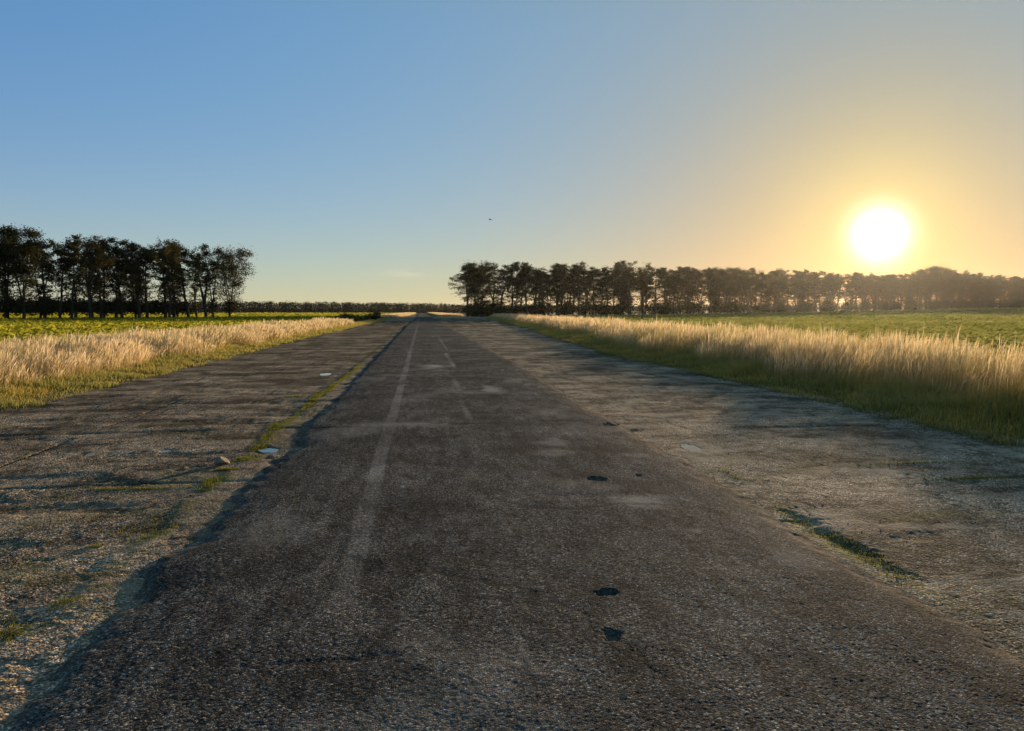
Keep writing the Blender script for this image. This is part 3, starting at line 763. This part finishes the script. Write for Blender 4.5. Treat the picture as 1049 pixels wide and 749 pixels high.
def build_small():
    sm = stone_mat('broken concrete', (.16, .12, .085), (.34, .25, .17)); wm = stone_mat('pale stone', (.55, .52, .48), (.75, .72, .68))
    def sz(x, y, s): return float(slab_z(np.array([x]), np.array([y]), s)[0])
    rock('concrete_chunk', 'brown broken concrete lump by the moss strip on the brown shoulder', 'rubble', (-2.15, 8.32, sz(-2.15, 8.32, -1) + .03), (.085, .07, .06), 4, sm)
    rock('pale_stone', 'small white stone on the tarmac, left one of two', 'stone', (2.16, 20.1, .012), (.04, .035, .03), 5, wm, 'white stones on the tarmac')
    rock('pale_stone', 'small white stone on the tarmac, right one of two', 'stone', (2.56, 20.2, .010), (.035, .03, .025), 6, wm, 'white stones on the tarmac')
    # loose chippings
    r = np.random.default_rng(15); n = 26000
    y = 2.6 + (15 - 2.6) * r.uniform(0, 1, n) ** 1.5; x = r.uniform(-7, -1.55, n)
    m = r.uniform(0, 1, n) < .06; x[m] = 2.85 + np.abs(r.normal(0, .7, m.sum()))
    k = fbm(x, y, .8, 3, 90) + r.normal(0, .25, n) > -.02; x, y = x[k], y[k]; n = len(x)
    z = np.where(x < 0, slab_z(x, y, -1), slab_z(x, y, 1))
    s = np.exp(r.normal(math.log(.0048), .40, n)); s = np.clip(s, .0025, .016) * np.where(x > 0, .6, 1)
    o8 = np.array([(1, 0, 0), (0, 1, 0), (-1, 0, 0), (0, -1, 0), (0, 0, .8), (0, 0, -.6)], float)
    V = o8[None] * s[:, None, None] * r.uniform(.6, 1.4, (n, 6, 1)) + np.stack([x, y, z + .002], -1)[:, None, :]
    f8 = np.array([(0, 1, 4), (1, 2, 4), (2, 3, 4), (3, 0, 4), (1, 0, 5), (2, 1, 5), (3, 2, 5), (0, 3, 5)])
    F = (np.arange(n)[:, None, None] * 6 + f8[None]).reshape(-1, 3)
    o = link('loose_gravel', mesh_np('gravel', V.reshape(-1, 3), F, dict(rnd=np.repeat(r.uniform(0, 1, n), 6)), False), gravel_mat())
    tag(o, 'loose stone chippings scattered over the broken shoulders', 'gravel', kind='stuff')
    # bird
    bm_ = NT('dark plumage'); bmat = bm_.done(bm_.principled((.03, .028, .026), .7, .2))
    b = empty('bird', (10.9, 120., 16.1)); tag(b, 'tiny dark bird flying in the clear sky above the road', 'bird'); b.rotation_euler = (0, R(12), R(60))
    V = []; F = []
    tube([Vector((0, t, 0)) for t in (-.26, -.18, -.06, .08, .18, .24)], [.015, .04, .065, .06, .035, .008], V, F, 8)
    link('body', mesh_np('body', np.array([tuple(v) for v in V]), np.array(F)), bmat, b)
    for s in (-1, 1):
        W = []; k = 5
        for i, (u, c, zz) in enumerate([(.03, .15, 0), (.18, .15, .07), (.30, .12, .08), (.42, .06, .04), (.48, .01, .02)]):
            W += [(s * u, .06 - .03 * i * .6, zz + .008), (s * u, .06 - c - .03 * i * .6, zz), (s * u, .06 - c - .03 * i * .6, zz - .006), (s * u, .06 - .03 * i * .6, zz - .008)]
        FF = [(4 * i + q, 4 * i + (q + 1) % 4, 4 * i + 4 + (q + 1) % 4, 4 * i + 4 + q) for i in range(4) for q in range(4)]
        link('wing', mesh_np('wing', np.array(W), np.array(FF)), bmat, b)
    T = np.array([(-.02, -.22, .01), (.02, -.22, .01), (.06, -.36, .005), (-.06, -.36, .005), (-.02, -.22, -.01), (.02, -.22, -.01), (.06, -.36, -.005), (-.06, -.36, -.005)])
    link('tail', mesh_np('tail', T, np.array([(0, 1, 2, 3), (7, 6, 5, 4), (0, 4, 5, 1), (1, 5, 6, 2), (2, 6, 7, 3), (3, 7, 4, 0)])), bmat, b)

# ------------------------------------------------------------------ air, sky, sun, camera
def build_haze(density=.00003):
    x0, x1, y0, y1, z0, z1 = -2350, 2350, -450, 2450, -1.6, 27
    V = np.array([(x, y, z) for z in (z0, z1) for y in (y0, y1) for x in (x0, x1)], float)
    F = np.array([(0, 2, 3, 1), (4, 5, 7, 6), (0, 1, 5, 4), (2, 6, 7, 3), (0, 4, 6, 2), (1, 3, 7, 5)])
    m = bpy.data.materials.new('evening haze'); m.use_nodes = True; t = m.node_tree; t.nodes.clear()
    out = t.nodes.new('ShaderNodeOutputMaterial'); v = t.nodes.new('ShaderNodeVolumePrincipled')
    v.inputs['Color'].default_value = (.92, .90, .86, 1); v.inputs['Density'].default_value = density; v.inputs['Anisotropy'].default_value = .8
    t.links.new(v.outputs[0], out.inputs['Volume'])
    o = link('haze', mesh_np('haze', V, F, None, False), m)
    tag(o, 'thin evening haze over the fields towards the sun', 'haze', kind='stuff')

def build_sky():
    w = bpy.data.worlds.new('World'); S.world = w; w.use_nodes = True
    t = w.node_tree; t.nodes.clear()
    out = t.nodes.new('ShaderNodeOutputWorld'); bg = t.nodes.new('ShaderNodeBackground')
    sky = t.nodes.new('ShaderNodeTexSky'); sky.sky_type = 'NISHITA'; sky.sun_disc = False
    sky.sun_elevation = R(SUN_EL); sky.sun_rotation = R(SUN_AZ)
    sky.air_density = 1.0; sky.dust_density = .3; sky.ozone_density = 1.0; sky.altitude = 60
    def mth(op, a, b=0.):
        n = t.nodes.new('ShaderNodeMath'); n.operation = op
        for i, v in enumerate((a, b)):
            if hasattr(v, 'is_linked'): t.links.new(v, n.inputs[i])
            else: n.inputs[i].default_value = v
        return n.outputs[0]
    tc = t.nodes.new('ShaderNodeTexCoord')
    sd = (math.sin(R(SUN_AZ)) * math.cos(R(SUN_EL)), math.cos(R(SUN_AZ)) * math.cos(R(SUN_EL)), math.sin(R(SUN_EL)))
    dot = t.nodes.new('ShaderNodeVectorMath'); dot.operation = 'DOT_PRODUCT'
    t.links.new(tc.outputs['Generated'], dot.inputs[0]); dot.inputs[1].default_value = sd
    ang = mth('ARCCOSINE', mth('MINIMUM', dot.outputs['Value'], .999999))
    # the glow of the low sun in the air around it
    def term(power, width, col):
        f = mth('EXPONENT', mth('MULTIPLY', mth('POWER', mth('DIVIDE', ang, width), power), -1.))
        m = t.nodes.new('ShaderNodeVectorMath'); m.operation = 'SCALE'; m.inputs[0].default_value = col
        t.links.new(f, m.inputs['Scale']); return m.outputs[0]
    def add(a, b):
        m = t.nodes.new('ShaderNodeVectorMath'); m.operation = 'ADD'; t.links.new(a, m.inputs[0]); t.links.new(b, m.inputs[1]); return m.outputs[0]
    def vec(op, a, b=None, k=None):
        m = t.nodes.new('ShaderNodeVectorMath'); m.operation = op
        t.links.new(a, m.inputs[0])
        if b is not None:
            if hasattr(b, 'is_linked'): t.links.new(b, m.inputs[1])
            else: m.inputs[1].default_value = b
        if k is not None:
            if hasattr(k, 'is_linked'): t.links.new(k, m.inputs['Scale'])
            else: m.inputs['Scale'].default_value = k
        return m.outputs[0 if op != 'DOT_PRODUCT' else 1]
    # the camera's compressed highlights: the physical sky, its range softened and tinted
    n = vec('SCALE', sky.outputs[0], k=.12)
    mean = vec('DOT_PRODUCT', n, (1 / 3., 1 / 3., 1 / 3.))
    n = vec('SCALE', n, k=mth('DIVIDE', 1., mth('ADD', 1., mth('MULTIPLY', mean, 3.))))
    n = vec('ADD', vec('MULTIPLY', n, (.62, 1.36, 2.30)), (.0, .041, .180))
    sep = t.nodes.new('ShaderNodeSeparateXYZ'); t.links.new(tc.outputs['Generated'], sep.inputs[0])
    el = mth('MAXIMUM', mth('ARCSINE', sep.outputs[2]), 0.)
    hor = t.nodes.new('ShaderNodeVectorMath'); hor.operation = 'SCALE'; hor.inputs[0].default_value = (.384, .231, .099)
    t.links.new(mth('EXPONENT', mth('MULTIPLY', el, -1 / .12)), hor.inputs['Scale'])
    tot = add(add(n, hor.outputs[0]), add(term(1., .07, (.45, 1.75, .55)), term(1., .5, (.345, .551, .02))))
    red = mth('MULTIPLY', mth('EXPONENT', mth('MULTIPLY', ang, -1 / .4)), .78)
    cmb = t.nodes.new('ShaderNodeCombineXYZ'); cmb.inputs[0].default_value = 1.
    t.links.new(mth('SUBTRACT', 1., red), cmb.inputs[1])
    t.links.new(mth('SUBTRACT', 1., mth('MULTIPLY', mth('EXPONENT', mth('MULTIPLY', ang, -1 / .28)), .84)), cmb.inputs[2])
    tot = vec('MULTIPLY', tot, cmb.outputs[0])
    tot = add(tot, add(term(1.6, .0205, (4.2, 3.9, 3.4)), term(1.3, .080, (.12, .22, .10))))
    # one thin wisp of cloud low over the road end
    wx = mth('DIVIDE', mth('SUBTRACT', mth('ARCTAN2', sep.outputs[0], sep.outputs[1]), R(-1.25)), R(1.7))
    wn = t.nodes.new('ShaderNodeTexNoise'); wn.inputs['Scale'].default_value = 26.; wn.inputs['Detail'].default_value = 4
    st = t.nodes.new('ShaderNodeVectorMath'); st.operation = 'MULTIPLY'; st.inputs[1].default_value = (1, 1, 7)
    t.links.new(tc.outputs['Generated'], st.inputs[0]); t.links.new(st.outputs[0], wn.inputs['Vector'])
    wy = mth('DIVIDE', mth('SUBTRACT', el, R(2.85)), R(.28))
    wf = mth('EXPONENT', mth('MULTIPLY', mth('ADD', mth('MULTIPLY', wx, wx), mth('MULTIPLY', wy, wy)), -1.))
    wf = mth('MULTIPLY', wf, mth('MAXIMUM', mth('MULTIPLY', mth('SUBTRACT', wn.outputs['Fac'], .38), 3.), 0.))
    wc = t.nodes.new('ShaderNodeVectorMath'); wc.operation = 'SCALE'; wc.inputs[0].default_value = (.16, .10, .05)
    t.links.new(wf, wc.inputs['Scale'])
    tot = add(tot, wc.outputs[0])
    # greyer and dimmer overhead
    up = mth('MINIMUM', mth('MAXIMUM', mth('DIVIDE', mth('SUBTRACT', el, R(20)), R(20)), 0.), 1.)
    zc = t.nodes.new('ShaderNodeCombineXYZ')
    for i, k in enumerate((-.30, .13, .50)): t.links.new(mth('SUBTRACT', 1., mth('MULTIPLY', up, k)), zc.inputs[i])
    tot = vec('MULTIPLY', tot, zc.outputs[0])
    tot = vec('SCALE', tot, k=1 / SKY_STR / 2 ** EXPOSURE)
    t.links.new(tot, bg.inputs['Color']); bg.inputs['Strength'].default_value = SKY_STR
    t.links.new(bg.outputs[0], out.inputs['Surface'])

SKY_STR = .12
ROAD_K = 1.68
SUN_STR = 5.0
EXPOSURE = .7

def build_sun():
    l = bpy.data.lights.new('sun', 'SUN'); l.energy = SUN_STR; l.angle = R(1.1); l.color = (1, .74, .46)
    o = bpy.data.objects.new('sun', l); COL.objects.link(o)
    d = Vector((math.sin(R(SUN_AZ)) * math.cos(R(SUN_EL)), math.cos(R(SUN_AZ)) * math.cos(R(SUN_EL)), math.sin(R(SUN_EL))))
    o.rotation_euler = d.to_track_quat('Z', 'Y').to_euler(); o.location = d * 200

def build_camera():
    c = bpy.data.cameras.new('camera'); c.sensor_width = 36; c.lens = 770 / 1049 * 36
    c.clip_start = .05; c.clip_end = 6000
    o = bpy.data.objects.new('camera', c); COL.objects.link(o)
    o.location = (0, 0, CAM_H); o.rotation_euler = (R(90 - 4.12), 0, -R(6.85)); S.camera = o

build_ground(); build_road(); build_shoulder(-1); build_shoulder(1); build_puddles()
build_grass(); build_crops()
bark, _lm = build_trees(); build_hedges(bark); build_far_wood(); build_small()
build_haze(); build_sky(); build_sun(); build_camera()

vs = S.view_settings; vs.view_transform = 'Standard'; vs.look = 'None'; vs.exposure = EXPOSURE; vs.gamma = 1; vs.use_curve_mapping = False
S.cycles.max_bounces = 8; S.cycles.transparent_max_bounces = 8; S.cycles.volume_bounces = 1
S.cycles.use_denoising = True
